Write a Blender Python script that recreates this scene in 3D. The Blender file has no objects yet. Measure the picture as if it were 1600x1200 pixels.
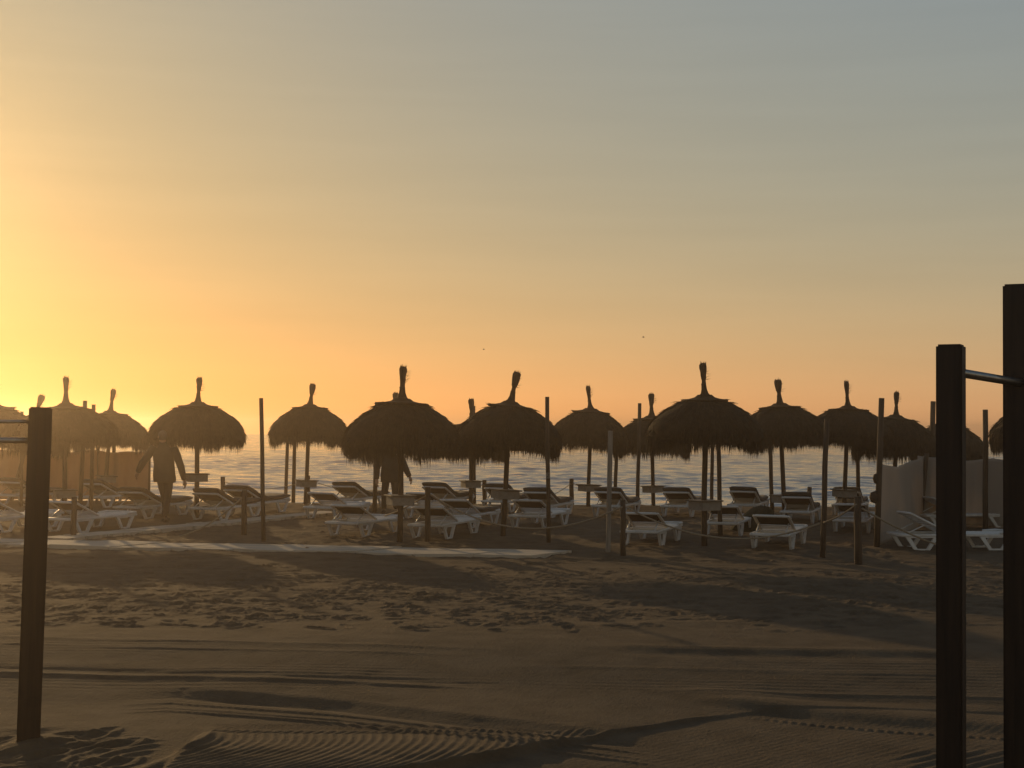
import bpy, bmesh, math, random
import numpy as np
from mathutils import Matrix, Vector, Quaternion

R = math.radians
sc = bpy.context.scene
COL = sc.collection

# ------------------------------------------------------------------ camera
F = 2198.0                      # focal length in pixels of the 1600 x 1200 photograph
EYE = 1.85
cam = bpy.data.cameras.new('camera')
cam_ob = bpy.data.objects.new('camera', cam)
COL.objects.link(cam_ob)
sc.camera = cam_ob
cam.sensor_width = 36.0
cam.lens = 36.0 * F / 1600.0
cam.clip_start = 0.1
cam.clip_end = 20000
CM = (Matrix.Translation((0, 0, EYE)) @ Matrix.Rotation(R(92.11 - 0.36), 4, 'X') @ Matrix.Rotation(R(0.5), 4, 'Z'))
cam_ob.matrix_world = CM

# ------------------------------------------------------------------ sky
SUN_EL, SUN_AZ = 9.5, -26.0      # degrees; azimuth from +Y, negative to the left
world = bpy.data.worlds.new('World')
sc.world = world
world.use_nodes = True
nt = world.node_tree
bg = nt.nodes['Background']
sky = nt.nodes.new('ShaderNodeTexSky')
sky.sky_type = 'NISHITA'
sky.sun_disc = False
sky.sun_elevation = R(SUN_EL)
sky.sun_rotation = R(SUN_AZ)
sky.air_density, sky.dust_density, sky.ozone_density = 1.0, 1.0, 1.0


def wmath(op, a, b=None, clamp=False):
    n = nt.nodes.new('ShaderNodeMath')
    n.operation = op
    n.use_clamp = clamp
    for i, v in enumerate((a, b)):
        if v is None:
            continue
        if isinstance(v, (int, float)):
            n.inputs[i].default_value = v
        else:
            nt.links.new(v, n.inputs[i])
    return n.outputs[0]


wtc = nt.nodes.new('ShaderNodeTexCoord')
wsep = nt.nodes.new('ShaderNodeSeparateXYZ')
nt.links.new(wtc.outputs['Generated'], wsep.inputs[0])
elev = wmath('MAXIMUM', wmath('ARCSINE', wsep.outputs['Z']), 0.0)
low = wmath('POWER', 2.71828, wmath('MULTIPLY', elev, -1.0 / R(7.0)))      # thick air low over the sea
# thin high streaks of cirrus
wmap = nt.nodes.new('ShaderNodeMapping')
wmap.inputs['Scale'].default_value = (2.2, 2.2, 34.0)
wmap.inputs['Rotation'].default_value = (R(2), R(-2), 0)
nt.links.new(wtc.outputs['Generated'], wmap.inputs[0])
wno = nt.nodes.new('ShaderNodeTexNoise')
wno.inputs['Scale'].default_value = 1.6
wno.inputs['Detail'].default_value = 5
wno.inputs['Roughness'].default_value = 0.55
nt.links.new(wmap.outputs[0], wno.inputs['Vector'])
streak = wmath('ADD', wmath('MULTIPLY', wno.outputs['Fac'], 0.12), 0.94)
nsep = nt.nodes.new('ShaderNodeSeparateColor')
nt.links.new(sky.outputs[0], nsep.inputs[0])
ncomb = nt.nodes.new('ShaderNodeCombineColor')
SKY_FIT = ((-0.815, 0.375, 0.68), (-0.880, 0.280, 0.10), (-1.165, -0.03, -0.80))
# the sky dims away from the sunrise
away = wmath('MULTIPLY', nsep.outputs[1], 0.1 / 0.28, clamp=True)
high = wmath('MULTIPLY', wmath('SUBTRACT', elev, R(5.0)), 1.0 / R(13.0), clamp=True)   # bluer above the warm band
for i, (a, b, c) in enumerate(SKY_FIT):
    n = wmath('MAXIMUM', wmath('MULTIPLY', nsep.outputs[i], 0.1), 0.0005)
    v = wmath('MULTIPLY', wmath('POWER', n, b), 10.0 * math.exp(a))
    v = wmath('MULTIPLY', v, wmath('POWER', 2.71828, wmath('MULTIPLY', low, c)))
    v = wmath('MULTIPLY', v, wmath('POWER', away, 0.85 if i == 2 else 0.75))
    v = wmath('MULTIPLY', v, wmath('POWER', 2.71828, wmath('MULTIPLY', high, (-0.07, -0.05, -0.02)[i])))
    nt.links.new(wmath('MULTIPLY', v, streak), ncomb.inputs[i])
nt.links.new(ncomb.outputs[0], bg.inputs['Color'])
bg.inputs['Strength'].default_value = 0.1

# ------------------------------------------------------------------ sun
sun = bpy.data.lights.new('sun', 'SUN')
sun.energy = 2.0
sun.angle = R(0.6)
sun.color = (1.0, 0.66, 0.30)
sun_ob = bpy.data.objects.new('sun', sun)
COL.objects.link(sun_ob)
SUN_DIR = Vector((math.sin(R(SUN_AZ)) * math.cos(R(SUN_EL)), math.cos(R(SUN_AZ)) * math.cos(R(SUN_EL)), math.sin(R(SUN_EL))))
sun_ob.rotation_euler = SUN_DIR.to_track_quat('Z', 'Y').to_euler()
sun_ob.location = SUN_DIR * 60

# ------------------------------------------------------------------ exposure
vs = sc.view_settings
vs.view_transform = 'Standard'
vs.look = 'None'
vs.exposure = 0.0
vs.gamma = 1.0
sc.cycles.volume_bounces = 0
sc.cycles.max_bounces = 8
sc.cycles.diffuse_bounces = 3
sc.cycles.transparent_max_bounces = 8

rnd = random.Random(7)
npr = np.random.RandomState(11)

# ================================================================== helpers
_MI = CM.to_3x3()


def ray(px, py):
    return (_MI @ Vector(((px - 800) / F, -(py - 600) / F, -1))).normalized()


def ground(px, py, z=0.0):
    """point of the level beach that the photograph shows at this pixel"""
    d = ray(px, py)
    t = (z - EYE) / d.z
    return Vector((d.x * t, d.y * t, z))


def at(px, py, depth):
    """point at a given distance down the beach"""
    d = ray(px, py)
    t = depth / d.y
    return Vector((d.x * t, depth, EYE + d.z * t))


def base_at(px, depth):
    p = at(px, 800, depth)
    return Vector((p.x, depth, 0))


class MB:
    def __init__(s):
        s.v, s.f = [], []

    def add(s, vs_, fs_, M=None):
        o = len(s.v)
        s.v += [tuple(M @ Vector(v)) if M is not None else tuple(v) for v in vs_]
        s.f += [tuple(i + o for i in f) for f in fs_]
        return s

    def box(s, c, size, M=None, ch=0.0):
        x, y, z = (q / 2 for q in size)
        cx, cy, cz = c
        if ch <= 0:
            vs_ = [(cx + a * x, cy + b * y, cz + e * z) for e in (-1, 1) for a, b in ((-1, -1), (1, -1), (1, 1), (-1, 1))]
            fs_ = [(3, 2, 1, 0), (4, 5, 6, 7), (0, 1, 5, 4), (1, 2, 6, 5), (2, 3, 7, 6), (3, 0, 4, 7)]
            return s.add(vs_, fs_, M)
        bm = bmesh.new()
        bmesh.ops.create_cube(bm, size=1)
        for v in bm.verts:
            v.co = Vector((v.co.x * size[0] + cx, v.co.y * size[1] + cy, v.co.z * size[2] + cz))
        bmesh.ops.bevel(bm, geom=bm.edges[:], offset=ch, segments=1, affect='EDGES')
        bm.verts.index_update()
        vs_ = [v.co[:] for v in bm.verts]
        fs_ = [[v.index for v in f.verts] for f in bm.faces]
        bm.free()
        return s.add(vs_, fs_, M)

    def tube(s, pts, rad, n=8, M=None, cap=True):
        pts = [Vector(p) for p in pts]
        if not isinstance(rad, (list, tuple)):
            rad = [rad] * len(pts)
        vs_, fs_ = [], []
        up = None
        for i, p in enumerate(pts):
            t = (pts[min(i + 1, len(pts) - 1)] - pts[max(i - 1, 0)]).normalized()
            if up is None:
                up = Vector((1, 0, 0)) if abs(t.x) < 0.9 else Vector((0, 1, 0))
            a = t.cross(up).normalized()
            b = a.cross(t).normalized()
            up = b
            for k in range(n):
                th = 2 * math.pi * k / n
                vs_.append(p + a * (math.cos(th) * rad[i]) + b * (math.sin(th) * rad[i]))
        for i in range(len(pts) - 1):
            for k in range(n):
                k2 = (k + 1) % n
                fs_.append((i * n + k, i * n + k2, (i + 1) * n + k2, (i + 1) * n + k))
        if cap:
            fs_.append(tuple(range(n))[::-1])
            fs_.append(tuple(range((len(pts) - 1) * n, len(pts) * n)))
        return s.add(vs_, fs_, M)

    def lathe(s, prof, n=24, M=None, wob=None):
        vs_, fs_ = [], []
        for i, (r, z) in enumerate(prof):
            for k in range(n):
                th = 2 * math.pi * k / n
                rr = r * (wob(th, i) if wob else 1)
                vs_.append((rr * math.cos(th), rr * math.sin(th), z))
        for i in range(len(prof) - 1):
            for k in range(n):
                k2 = (k + 1) % n
                fs_.append((i * n + k, i * n + k2, (i + 1) * n + k2, (i + 1) * n + k))
        fs_.append(tuple(range(n))[::-1])
        fs_.append(tuple(range((len(prof) - 1) * n, len(prof) * n)))
        return s.add(vs_, fs_, M)

    def prism(s, poly, t, M=None):
        """polygon in the YZ plane, extruded by t along x (centred)"""
        n = len(poly)
        vs_ = [(-t / 2, y, z) for y, z in poly] + [(t / 2, y, z) for y, z in poly]
        fs_ = [tuple(range(n))[::-1], tuple(range(n, 2 * n))]
        fs_ += [(i, (i + 1) % n, n + (i + 1) % n, n + i) for i in range(n)]
        return s.add(vs_, fs_, M)

    def mesh(s, name, mat, smooth=False):
        me = bpy.data.meshes.new(name)
        me.from_pydata(s.v, [], s.f)
        me.materials.append(mat)
        if smooth:
            me.polygons.foreach_set('use_smooth', [True] * len(me.polygons))
        me.update()
        return me


def link(name, me, parent=None, loc=None, rot=None, scale=None):
    o = bpy.data.objects.new(name, me)
    COL.objects.link(o)
    if parent is not None:
        o.parent = parent
    if loc is not None:
        o.location = loc
    if rot is not None:
        o.rotation_euler = rot
    if scale is not None:
        o.scale = scale
    return o


def tag(o, label, cat, group=None):
    o['label'] = label
    o['category'] = cat
    if group:
        o['group'] = group
    return o


def thing(name, label, cat, loc, group=None):
    o = link(name, None, loc=loc)
    o.empty_display_size = 0.2
    return tag(o, label, cat, group)


# ================================================================== materials
def mat(name, col, rough=0.8, noise=None, spec=0.5, metal=0.0, bump=None, sheen=0.0):
    """noise = (scale xyz, dark colour, contrast lo, hi); bump = (scale xyz, strength, distance)"""
    m = bpy.data.materials.new(name)
    m.use_nodes = True
    t = m.node_tree
    b = t.nodes['Principled BSDF']
    b.inputs['Base Color'].default_value = (*col, 1)
    b.inputs['Roughness'].default_value = rough
    b.inputs['Metallic'].default_value = metal
    b.inputs['Specular IOR Level'].default_value = spec
    if sheen:
        b.inputs['Sheen Weight'].default_value = sheen
    tc = t.nodes.new('ShaderNodeTexCoord')

    def tex(scale, detail=5, rough_=0.6):
        mp = t.nodes.new('ShaderNodeMapping')
        mp.inputs['Scale'].default_value = scale
        t.links.new(tc.outputs['Object'], mp.inputs[0])
        n = t.nodes.new('ShaderNodeTexNoise')
        n.inputs['Scale'].default_value = 1.0
        n.inputs['Detail'].default_value = detail
        n.inputs['Roughness'].default_value = rough_
        t.links.new(mp.outputs[0], n.inputs['Vector'])
        return n.outputs['Fac']
    if noise:
        scale, dark, lo, hi = noise
        cr = t.nodes.new('ShaderNodeValToRGB')
        cr.color_ramp.elements[0].position = lo
        cr.color_ramp.elements[0].color = (*dark, 1)
        cr.color_ramp.elements[1].position = hi
        cr.color_ramp.elements[1].color = (*col, 1)
        t.links.new(tex(scale), cr.inputs[0])
        t.links.new(cr.outputs[0], b.inputs['Base Color'])
    if bump:
        scale, st, dist = bump
        bn = t.nodes.new('ShaderNodeBump')
        bn.inputs['Strength'].default_value = st
        bn.inputs['Distance'].default_value = dist
        t.links.new(tex(scale), bn.inputs['Height'])
        t.links.new(bn.outputs[0], b.inputs['Normal'])
    return m


M_SAND = mat('sand', (0.150, 0.106, 0.064), 0.95, ((3.0, 3.0, 3.0), (0.106, 0.073, 0.043), 0.35, 0.65), 0.15,
             bump=((38, 38, 38), 0.9, 0.012))
M_TIMBER = mat('dark_timber', (0.040, 0.022, 0.012), 0.62, ((30, 30, 1.5), (0.016, 0.009, 0.005), 0.35, 0.7), 0.35,
               bump=((70, 70, 3), 0.35, 0.004))
M_POLE = mat('weathered_pole', (0.115, 0.080, 0.052), 0.85, ((40, 40, 3), (0.055, 0.036, 0.024), 0.35, 0.7), 0.25,
             bump=((90, 90, 5), 0.4, 0.003))
M_PALE = mat('pale_painted_wood', (0.30, 0.265, 0.22), 0.75, ((25, 25, 2), (0.19, 0.16, 0.13), 0.35, 0.65), 0.3)
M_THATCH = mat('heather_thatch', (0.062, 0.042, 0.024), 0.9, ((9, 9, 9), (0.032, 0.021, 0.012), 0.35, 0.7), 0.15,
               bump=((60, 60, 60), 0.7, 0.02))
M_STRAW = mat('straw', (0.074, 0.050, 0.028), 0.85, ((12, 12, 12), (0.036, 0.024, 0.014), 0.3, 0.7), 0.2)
M_PLASTIC = mat('white_plastic', (0.70, 0.68, 0.64), 0.38, ((5, 5, 5), (0.56, 0.53, 0.48), 0.3, 0.6), 0.5)
M_SLING = mat('brown_sling', (0.055, 0.036, 0.024), 0.8, None, 0.25, bump=((300, 300, 300), 0.3, 0.002))
M_CUSHION = mat('dark_cushion', (0.060, 0.046, 0.032), 0.9, ((8, 8, 8), (0.040, 0.030, 0.021), 0.3, 0.7), 0.2,
                bump=((14, 14, 14), 0.4, 0.02), sheen=0.15)
M_GREEN = mat('dark_green_canvas', (0.040, 0.045, 0.028), 0.9, ((8, 8, 8), (0.026, 0.028, 0.018), 0.3, 0.7), 0.2,
              bump=((10, 10, 10), 0.6, 0.03))
M_ROPE = mat('rope', (0.38, 0.31, 0.22), 0.9, ((120, 120, 120), (0.24, 0.19, 0.13), 0.3, 0.7), 0.2)
M_STEEL = mat('steel', (0.40, 0.39, 0.37), 0.32, ((20, 20, 20), (0.28, 0.27, 0.26), 0.3, 0.7), 0.5, metal=1.0)
M_SLAB = mat('walkway_boards', (0.56, 0.47, 0.36), 0.85, ((1.3, 6.0, 4.0), (0.26, 0.20, 0.13), 0.30, 0.48), 0.25,
             bump=((30, 30, 30), 0.4, 0.006))
M_TRAY = mat('tray_board', (0.29, 0.26, 0.22), 0.7, ((10, 10, 10), (0.20, 0.17, 0.14), 0.3, 0.7), 0.35)
M_TRAYTOP = mat('tray_top', (0.10, 0.08, 0.06), 0.6, None, 0.35)
M_SKIN = mat('skin', (0.35, 0.20, 0.13), 0.6, ((20, 20, 20), (0.28, 0.15, 0.10), 0.3, 0.7), 0.4)
M_JACKET = mat('dark_jacket', (0.030, 0.028, 0.026), 0.85, ((9, 9, 9), (0.020, 0.018, 0.017), 0.3, 0.7), 0.25,
               bump=((12, 12, 12), 0.5, 0.02))
M_TROUSER = mat('dark_trousers', (0.024, 0.023, 0.026), 0.9, ((9, 9, 9), (0.016, 0.015, 0.017), 0.3, 0.7), 0.2)
M_SHOE = mat('shoe', (0.030, 0.025, 0.022), 0.6, None, 0.3)
M_HAIR = mat('grey_hair', (0.13, 0.11, 0.09), 0.7, ((60, 60, 60), (0.06, 0.05, 0.04), 0.3, 0.7), 0.3)
M_BIRD = mat('bird', (0.05, 0.045, 0.04), 0.8, None, 0.2)
M_INK = mat('ink', (0.03, 0.025, 0.02), 0.7, None, 0.2)


def fabric(name, col, trans):
    m = mat(name, col, 0.9, ((2.5, 2.5, 0.8), tuple(c * 0.82 for c in col), 0.3, 0.7), 0.15, bump=((4, 4, 1.2), 0.5, 0.03))
    t = m.node_tree
    b = t.nodes['Principled BSDF']
    tr = t.nodes.new('ShaderNodeBsdfTranslucent')
    tr.inputs[0].default_value = (*(c * 0.95 for c in col), 1)
    mx = t.nodes.new('ShaderNodeMixShader')
    mx.inputs[0].default_value = trans
    t.links.new(b.outputs[0], mx.inputs[1])
    t.links.new(tr.outputs[0], mx.inputs[2])
    t.links.new(mx.outputs[0], t.nodes['Material Output'].inputs['Surface'])
    return m


M_FABRIC = fabric('windbreak_cloth', (0.50, 0.43, 0.36), 0.30)
M_FABRIC_WARM = fabric('orange_windbreak_cloth', (0.56, 0.40, 0.27), 0.40)

# sea
M_SEA = bpy.data.materials.new('sea_water')
M_SEA.use_nodes = True
_t = M_SEA.node_tree
_b = _t.nodes['Principled BSDF']
_b.inputs['Base Color'].default_value = (0.120, 0.170, 0.205, 1)
_b.inputs['Roughness'].default_value = 0.06
_b.inputs['IOR'].default_value = 1.70
_tc = _t.nodes.new('ShaderNodeTexCoord')


def sea_noise(scale, detail):
    mp = _t.nodes.new('ShaderNodeMapping')
    mp.inputs['Scale'].default_value = scale
    _t.links.new(_tc.outputs['Object'], mp.inputs[0])
    n = _t.nodes.new('ShaderNodeTexNoise')
    n.inputs['Scale'].default_value = 1.0
    n.inputs['Detail'].default_value = detail
    n.inputs['Roughness'].default_value = 0.55
    _t.links.new(mp.outputs[0], n.inputs['Vector'])
    return n.outputs['Fac']


_b1 = _t.nodes.new('ShaderNodeBump')
_b1.inputs['Strength'].default_value = 1.0
_b1.inputs['Distance'].default_value = 0.055
_t.links.new(sea_noise((0.55, 1.1, 1), 4), _b1.inputs['Height'])
_b2 = _t.nodes.new('ShaderNodeBump')
_b2.inputs['Strength'].default_value = 1.0
_b2.inputs['Distance'].default_value = 0.026
_t.links.new(sea_noise((3.5, 5.5, 1), 3), _b2.inputs['Height'])
_t.links.new(_b1.outputs[0], _b2.inputs['Normal'])
_t.links.new(_b2.outputs[0], _b.inputs['Normal'])


# ================================================================== the beach: one sheet of modelled sand
def smooth(a, b, x):
    t = np.clip((x - a) / (b - a), 0, 1)
    return t * t * (3 - 2 * t)


def vnoise(x, y, seed=0):
    """value noise on a lattice"""
    rs = np.random.RandomState(seed)
    tab = rs.rand(256, 256)
    xi, yi = np.floor(x).astype(int), np.floor(y).astype(int)
    fx, fy = x - xi, y - yi
    fx, fy = fx * fx * (3 - 2 * fx), fy * fy * (3 - 2 * fy)
    g = lambda i, j: tab[i & 255, j & 255]
    return (g(xi, yi) * (1 - fx) + g(xi + 1, yi) * fx) * (1 - fy) + (g(xi, yi + 1) * (1 - fx) + g(xi + 1, yi + 1) * fx) * fy - 0.5


def fbm(x, y, seed, octv=4, gain=0.5):
    s, a = 0, 1
    for k in range(octv):
        s = s + a * vnoise(x * 2 ** k + 13.7 * k, y * 2 ** k + 7.1 * k, seed + k)
        a *= gain
    return s


rows = np.concatenate([
    np.linspace(-160, -4, 14, endpoint=False), np.linspace(-4, 6.3, 40, endpoint=False),
    np.linspace(6.3, 9.0, 270, endpoint=False), np.linspace(9.0, 12.0, 170, endpoint=False),
    np.linspace(12.0, 20.0, 250, endpoint=False), np.linspace(20, 34.5, 170, endpoint=False), np.linspace(34.5, 60, 30)])
uu = np.concatenate([-np.geomspace(16, 0.5, 24, endpoint=False), np.linspace(-0.5, 0.5, 720, endpoint=False), np.geomspace(0.5, 16, 25)])
NR, NC = len(rows), len(uu)
Yg = np.repeat(rows[:, None], NC, 1)
SY = np.maximum(rows, 6.0)
Xg = uu[None, :] * SY[:, None]

XR, YR, rowsR = Xg, Yg, rows
rows = np.where(rows > 1.0, 3693.0 / (4066.0 / np.maximum(rows, 1.0) - 14.0), rows - 0.09)   # survey distances of the marks
Yg = np.repeat(rows[:, None], NC, 1)
Xg = uu[None, :] * np.where(rows > 1.0, np.maximum(rows, 5.6), 5.6)[:, None]
Z = 0.030 * fbm(Xg * 0.35, Yg * 0.45, 3, 3) + 0.006 * fbm(Xg * 3.1, Yg * 3.3, 9, 3)
# trampled dry sand
wf = smooth(9.9, 12.6, Yg - 0.30 * np.maximum(Xg, 0)) * (1 - smooth(16.0, 18.0, Yg + 0.4 * np.sin(Xg * 0.9)))
wf2 = smooth(18.0, 20.0, Yg) * (1 - smooth(33, 34, Yg))
wf3 = smooth(-3.2, -2.0, -Xg - 4.2 * 1.0 + 0) * 0
patch = 0.55 + 0.9 * np.clip(fbm(Xg * 0.55, Yg * 0.7, 21, 2) + 0.15, -0.4, 0.8)
rough_sand = fbm(Xg * 2.6, Yg * 6.0, 31, 4, 0.6)
Z += (wf * patch * (0.015 + 0.026 * smooth(12.0, 14.5, Yg)) + wf2 * 0.034) * rough_sand
left_corner = smooth(1.9, 2.3, -Xg) * (1 - smooth(7.9, 8.3, Yg)) * smooth(5.5, 6.5, Yg)
Z += left_corner * 0.010 * rough_sand


def stamp(cx, cy, rx, ry, ang, depth, rim):
    """one footprint: an oval hollow with a pushed-up edge"""
    m = max(rx, ry) * 2.2
    i0, i1 = np.searchsorted(rows, [cy - m, cy + m])
    if i1 <= i0:
        return
    s = max(cy, 5.6)
    j0, j1 = np.searchsorted(uu, [(cx - m) / s, (cx + m) / s])
    j0, j1 = max(j0 - 3, 0), j1 + 3
    xs, ys = Xg[i0:i1, j0:j1] - cx, Yg[i0:i1, j0:j1] - cy
    a = (xs * math.cos(ang) + ys * math.sin(ang)) / rx
    b = (-xs * math.sin(ang) + ys * math.cos(ang)) / ry
    q = np.sqrt(a * a + b * b)
    Z[i0:i1, j0:j1] += -depth * np.exp(-(q / 0.75) ** 4) + rim * np.exp(-((q - 1.12) / 0.20) ** 2)


for k in range(2600):
    y = rnd.uniform(11.2, 18.2)
    x = rnd.uniform(-0.46, 0.46) * y
    if y - 0.30 * max(x, 0) < 10.6 + 1.8 * rnd.random():
        continue
    stamp(x, y, rnd.uniform(0.07, 0.15), rnd.uniform(0.04, 0.07), rnd.uniform(0, math.pi), rnd.uniform(0.003, 0.016), rnd.uniform(0.002, 0.011))
for k in range(500):
    y = rnd.uniform(18.5, 31)
    x = rnd.uniform(-0.42, 0.42) * y
    stamp(x, y, rnd.uniform(0.12, 0.2), rnd.uniform(0.07, 0.1), rnd.uniform(0, math.pi), rnd.uniform(0.01, 0.035), rnd.uniform(0.004, 0.016))
for k in range(26):
    stamp(rnd.uniform(-3.1, -1.95), rnd.uniform(6.6, 8.0), rnd.uniform(0.12, 0.17), 0.07, rnd.uniform(0.2, 1.2), rnd.uniform(0.006, 0.014), 0.008)


def line(pts, x):
    p = np.array(pts)
    return np.interp(x, p[:, 0], p[:, 1])


def rut(pts, h, w, x0, x1, fade=0.6):
    yl = line(pts, Xg)
    m = smooth(x0 - fade, x0 + fade, Xg) * (1 - smooth(x1 - fade, x1 + fade, Xg))
    return 0.38 * h * m * np.exp(-((Yg - yl) / w) ** 2)


# the smoothed strip falls gently towards the camera
Z += 0.135 * smooth(8.5, 11.0, Yg) * (1 - smooth(11.0, 18.5, Yg))
# long wheel ruts across the smooth strip
Z += rut([(-4, 9.62), (-2, 9.42), (0, 9.16), (3, 9.0)], 0.030, 0.035, -4.5, -0.45, 0.5)
Z += rut([(-4, 9.75), (-2, 9.56), (0, 9.3), (3, 9.1)], -0.022, 0.06, -4.5, -0.2, 0.5)
Z += rut([(-4, 10.7), (0, 10.35), (4, 10.3)], 0.016, 0.05, -4, -0.2, 0.6)
Z += rut([(-4, 10.45), (0, 10.12), (4, 10.1)], 0.014, 0.04, -4, -0.6, 0.6)
Z += rut([(0, 10.62), (1, 10.50), (4, 10.42)], 0.035, 0.10, 0.8, 3.4, 0.3)
Z += rut([(0, 10.42), (1, 10.28), (4, 10.20)], -0.025, 0.10, 0.8, 3.4, 0.3)
Z += rut([(0, 9.32), (1.1, 9.18), (4, 9.06)], 0.022, 0.03, 1.1, 4.0, 0.3)
Z += rut([(0, 9.15), (1.1, 9.02), (4, 8.9)], -0.02, 0.07, 1.1, 4.0, 0.3)
Z += rut([(0, 9.85), (4, 9.7)], 0.012, 0.05, 0.3, 3.0, 0.4)
Z += rut([(0, 11.6), (1.8, 11.9), (3.5, 12.3)], 0.03, 0.18, 0.9, 3.6, 0.4)
smooth_zone = smooth(8.6, 9.0, Yg) * (1 - smooth(10.4, 10.9, Yg))
Z += smooth_zone * 0.0018 * np.sin((Yg + 0.035 * Xg) * 2 * np.pi / 0.085 + 3 * fbm(Xg * 0.5, Yg * 2, 41, 2)) * (0.5 + vnoise(Xg * 0.7, Yg * 3, 44) * 2).clip(0, 1)

# turning machine: bank, and the comb of tread ridges in front of it
bank = line([(-3.2, 8.75), (-2.1, 9.10), (-1.0, 8.74), (-0.2, 8.28), (0.47, 7.92), (1.2, 7.6)], Xg)
bm_ = smooth(-2.6, -1.7, Xg) * (1 - smooth(0.4, 0.9, Xg))
Z += bm_ * 0.024 * (smooth(-0.06, 0.10, Yg - bank) * (1 - smooth(0.25, 1.1, Yg - bank)))
Z += bm_ * -0.012 * np.exp(-((Yg - bank + 0.12) / 0.05) ** 2)
for off, hh in ((0.28, 0.010), (0.42, 0.008), (0.52, 0.012)):
    Z += bm_ * hh * np.exp(-((Yg - bank + off) / 0.022) ** 2)
top = line([(-2.0, 8.30), (-1.8, 8.20), (-0.9, 8.26), (0.0, 8.12), (0.47, 7.88)], Xg)
edge = line([(-1.2, 6.35), (-0.355, 7.08), (0.47, 7.86), (1.11, 8.42), (1.6, 8.7)], Xg)
zone = smooth(-1.74, -1.66, Xg) * (1 - smooth(0.40, 0.50, Xg)) * smooth(0.0, 0.04, Yg - edge)
cx_ = Xg + 0.42 * np.maximum(7.70 - Yg, 0) ** 1.9 + 0.25 * np.maximum(Yg - 7.70, 0) ** 1.5
ph = (cx_ + 0.05 * vnoise(Xg * 1.5, Yg * 1.2, 77)) / 0.056
saw = ((1 + np.cos(2 * np.pi * ph)) / 2) ** 2.2
brk = 0.75 + 0.5 * vnoise(Xg * 6, Yg * 9, 63)
lowr = zone * (1 - smooth(7.86, 7.90, Yg))
Z += lowr * (0.0095 * saw * brk)
Z += zone * 0.050 * np.clip(8.15 - Yg, 0, 1.2)
mid = zone * smooth(7.88, 7.90, Yg) * (1 - smooth(7.97, 8.00, Yg))
Z += mid * (0.007 * ((1 + np.cos(2 * np.pi * (Xg - 0.5 * Yg) / 0.060)) / 2) ** 1.5 - 0.002)
upp = zone * smooth(7.98, 8.02, Yg) * (1 - smooth(-0.06, 0.0, Yg - top))
Z += upp * (0.0075 * ((1 + np.cos(2 * np.pi * (Xg + 0.9 * Yg) / 0.050)) / 2) ** 1.5 - 0.004)
# thrown-up bank at the left end of the comb and coarser arcs beyond it
sx = -1.78 + 0.14 * np.sin((Yg - 7.1) * 2.6)
Z += 0.028 * np.exp(-((Xg - sx) / 0.06) ** 2) * smooth(6.7, 7.0, Yg) * (1 - smooth(7.75, 7.95, Yg))
zl = smooth(-2.45, -2.35, Xg) * (1 - smooth(-1.92, -1.84, Xg)) * (1 - smooth(7.6, 7.85, Yg))
rr_ = np.hypot(Xg + 1.55, (Yg - 7.05) * 0.9)
Z += zl * 0.011 * ((1 + np.cos(2 * np.pi * (rr_ + 0.03 * vnoise(Xg * 8, Yg * 8, 91)) / 0.105)) / 2) ** 2
# sharp lip of the last pass, falling to a raked flat on the near right
lip = smooth(-1.3, -0.6, Xg) * (1 - smooth(1.0, 1.35, Xg))
Z += lip * 0.014 * np.exp(-((Yg - edge) / 0.028) ** 2)
flat = (1 - smooth(-0.03, 0.02, Yg - edge)) * smooth(-1.1, -0.4, Xg)
Z -= flat * 0.010
q = (Yg - 0.95 * Xg) / math.hypot(1, 0.95)
Z += flat * smooth(0.18, 0.34, edge - Yg) * 0.0008 * (np.sin(2 * np.pi * q / 0.05) + 0.9 * np.sin(2 * np.pi * q / 0.21)) * (0.55 + vnoise(Xg * 0.9, Yg * 1.3, 55)).clip(0, 1)
# swung bank on the right with a row of tread marks under it
b2 = line([(0.8, 9.05), (1.1, 8.98), (1.9, 8.55), (3.0, 8.15), (4.2, 7.95)], Xg)
m2 = smooth(0.9, 1.5, Xg)
Z += m2 * 0.034 * smooth(-0.14, 0.10, Yg - b2) * (1 - smooth(0.15, 0.6, Yg - b2))
Z += m2 * smooth(1.3, 1.7, Xg) * 0.010 * ((1 + np.cos(2 * np.pi * (Xg - 0.4 * Yg) / 0.06)) / 2) * np.exp(-((Yg - b2 + 0.27) / 0.035) ** 2)
Z += smooth(1.9, 2.3, Xg) * (1 - smooth(7.55, 7.75, Yg)) * smooth(6.4, 6.7, Yg) * 0.006 * np.sin(2 * np.pi * (Yg - 0.8 * Xg) / 0.11)
# two pads of pressed sand tilted to the sun
for (cx, cy, w, d_) in ((2.02, 14.7, 0.36, 0.34), (-2.1, 15.3, 0.30, 0.40), (1.35, 15.2, 0.26, 0.22)):
    e2 = np.exp(-(((Xg - cx) / w) ** 4 + ((Yg - cy) / d_) ** 4))
    Z = Z * (1 - 0.9 * e2) + e2 * (0.035 + 0.085 * (Xg - cx) - 0.02 * (Yg - cy) + 0.004 * np.cos(2 * np.pi * (Xg + 0.6 * Yg) / 0.07))
# drop to the water
Z -= 1.5 * smooth(34.0, 44.0, Yg)
Z += 0.03 * np.exp(-((Yg - 33.7) / 0.9) ** 2)


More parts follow.
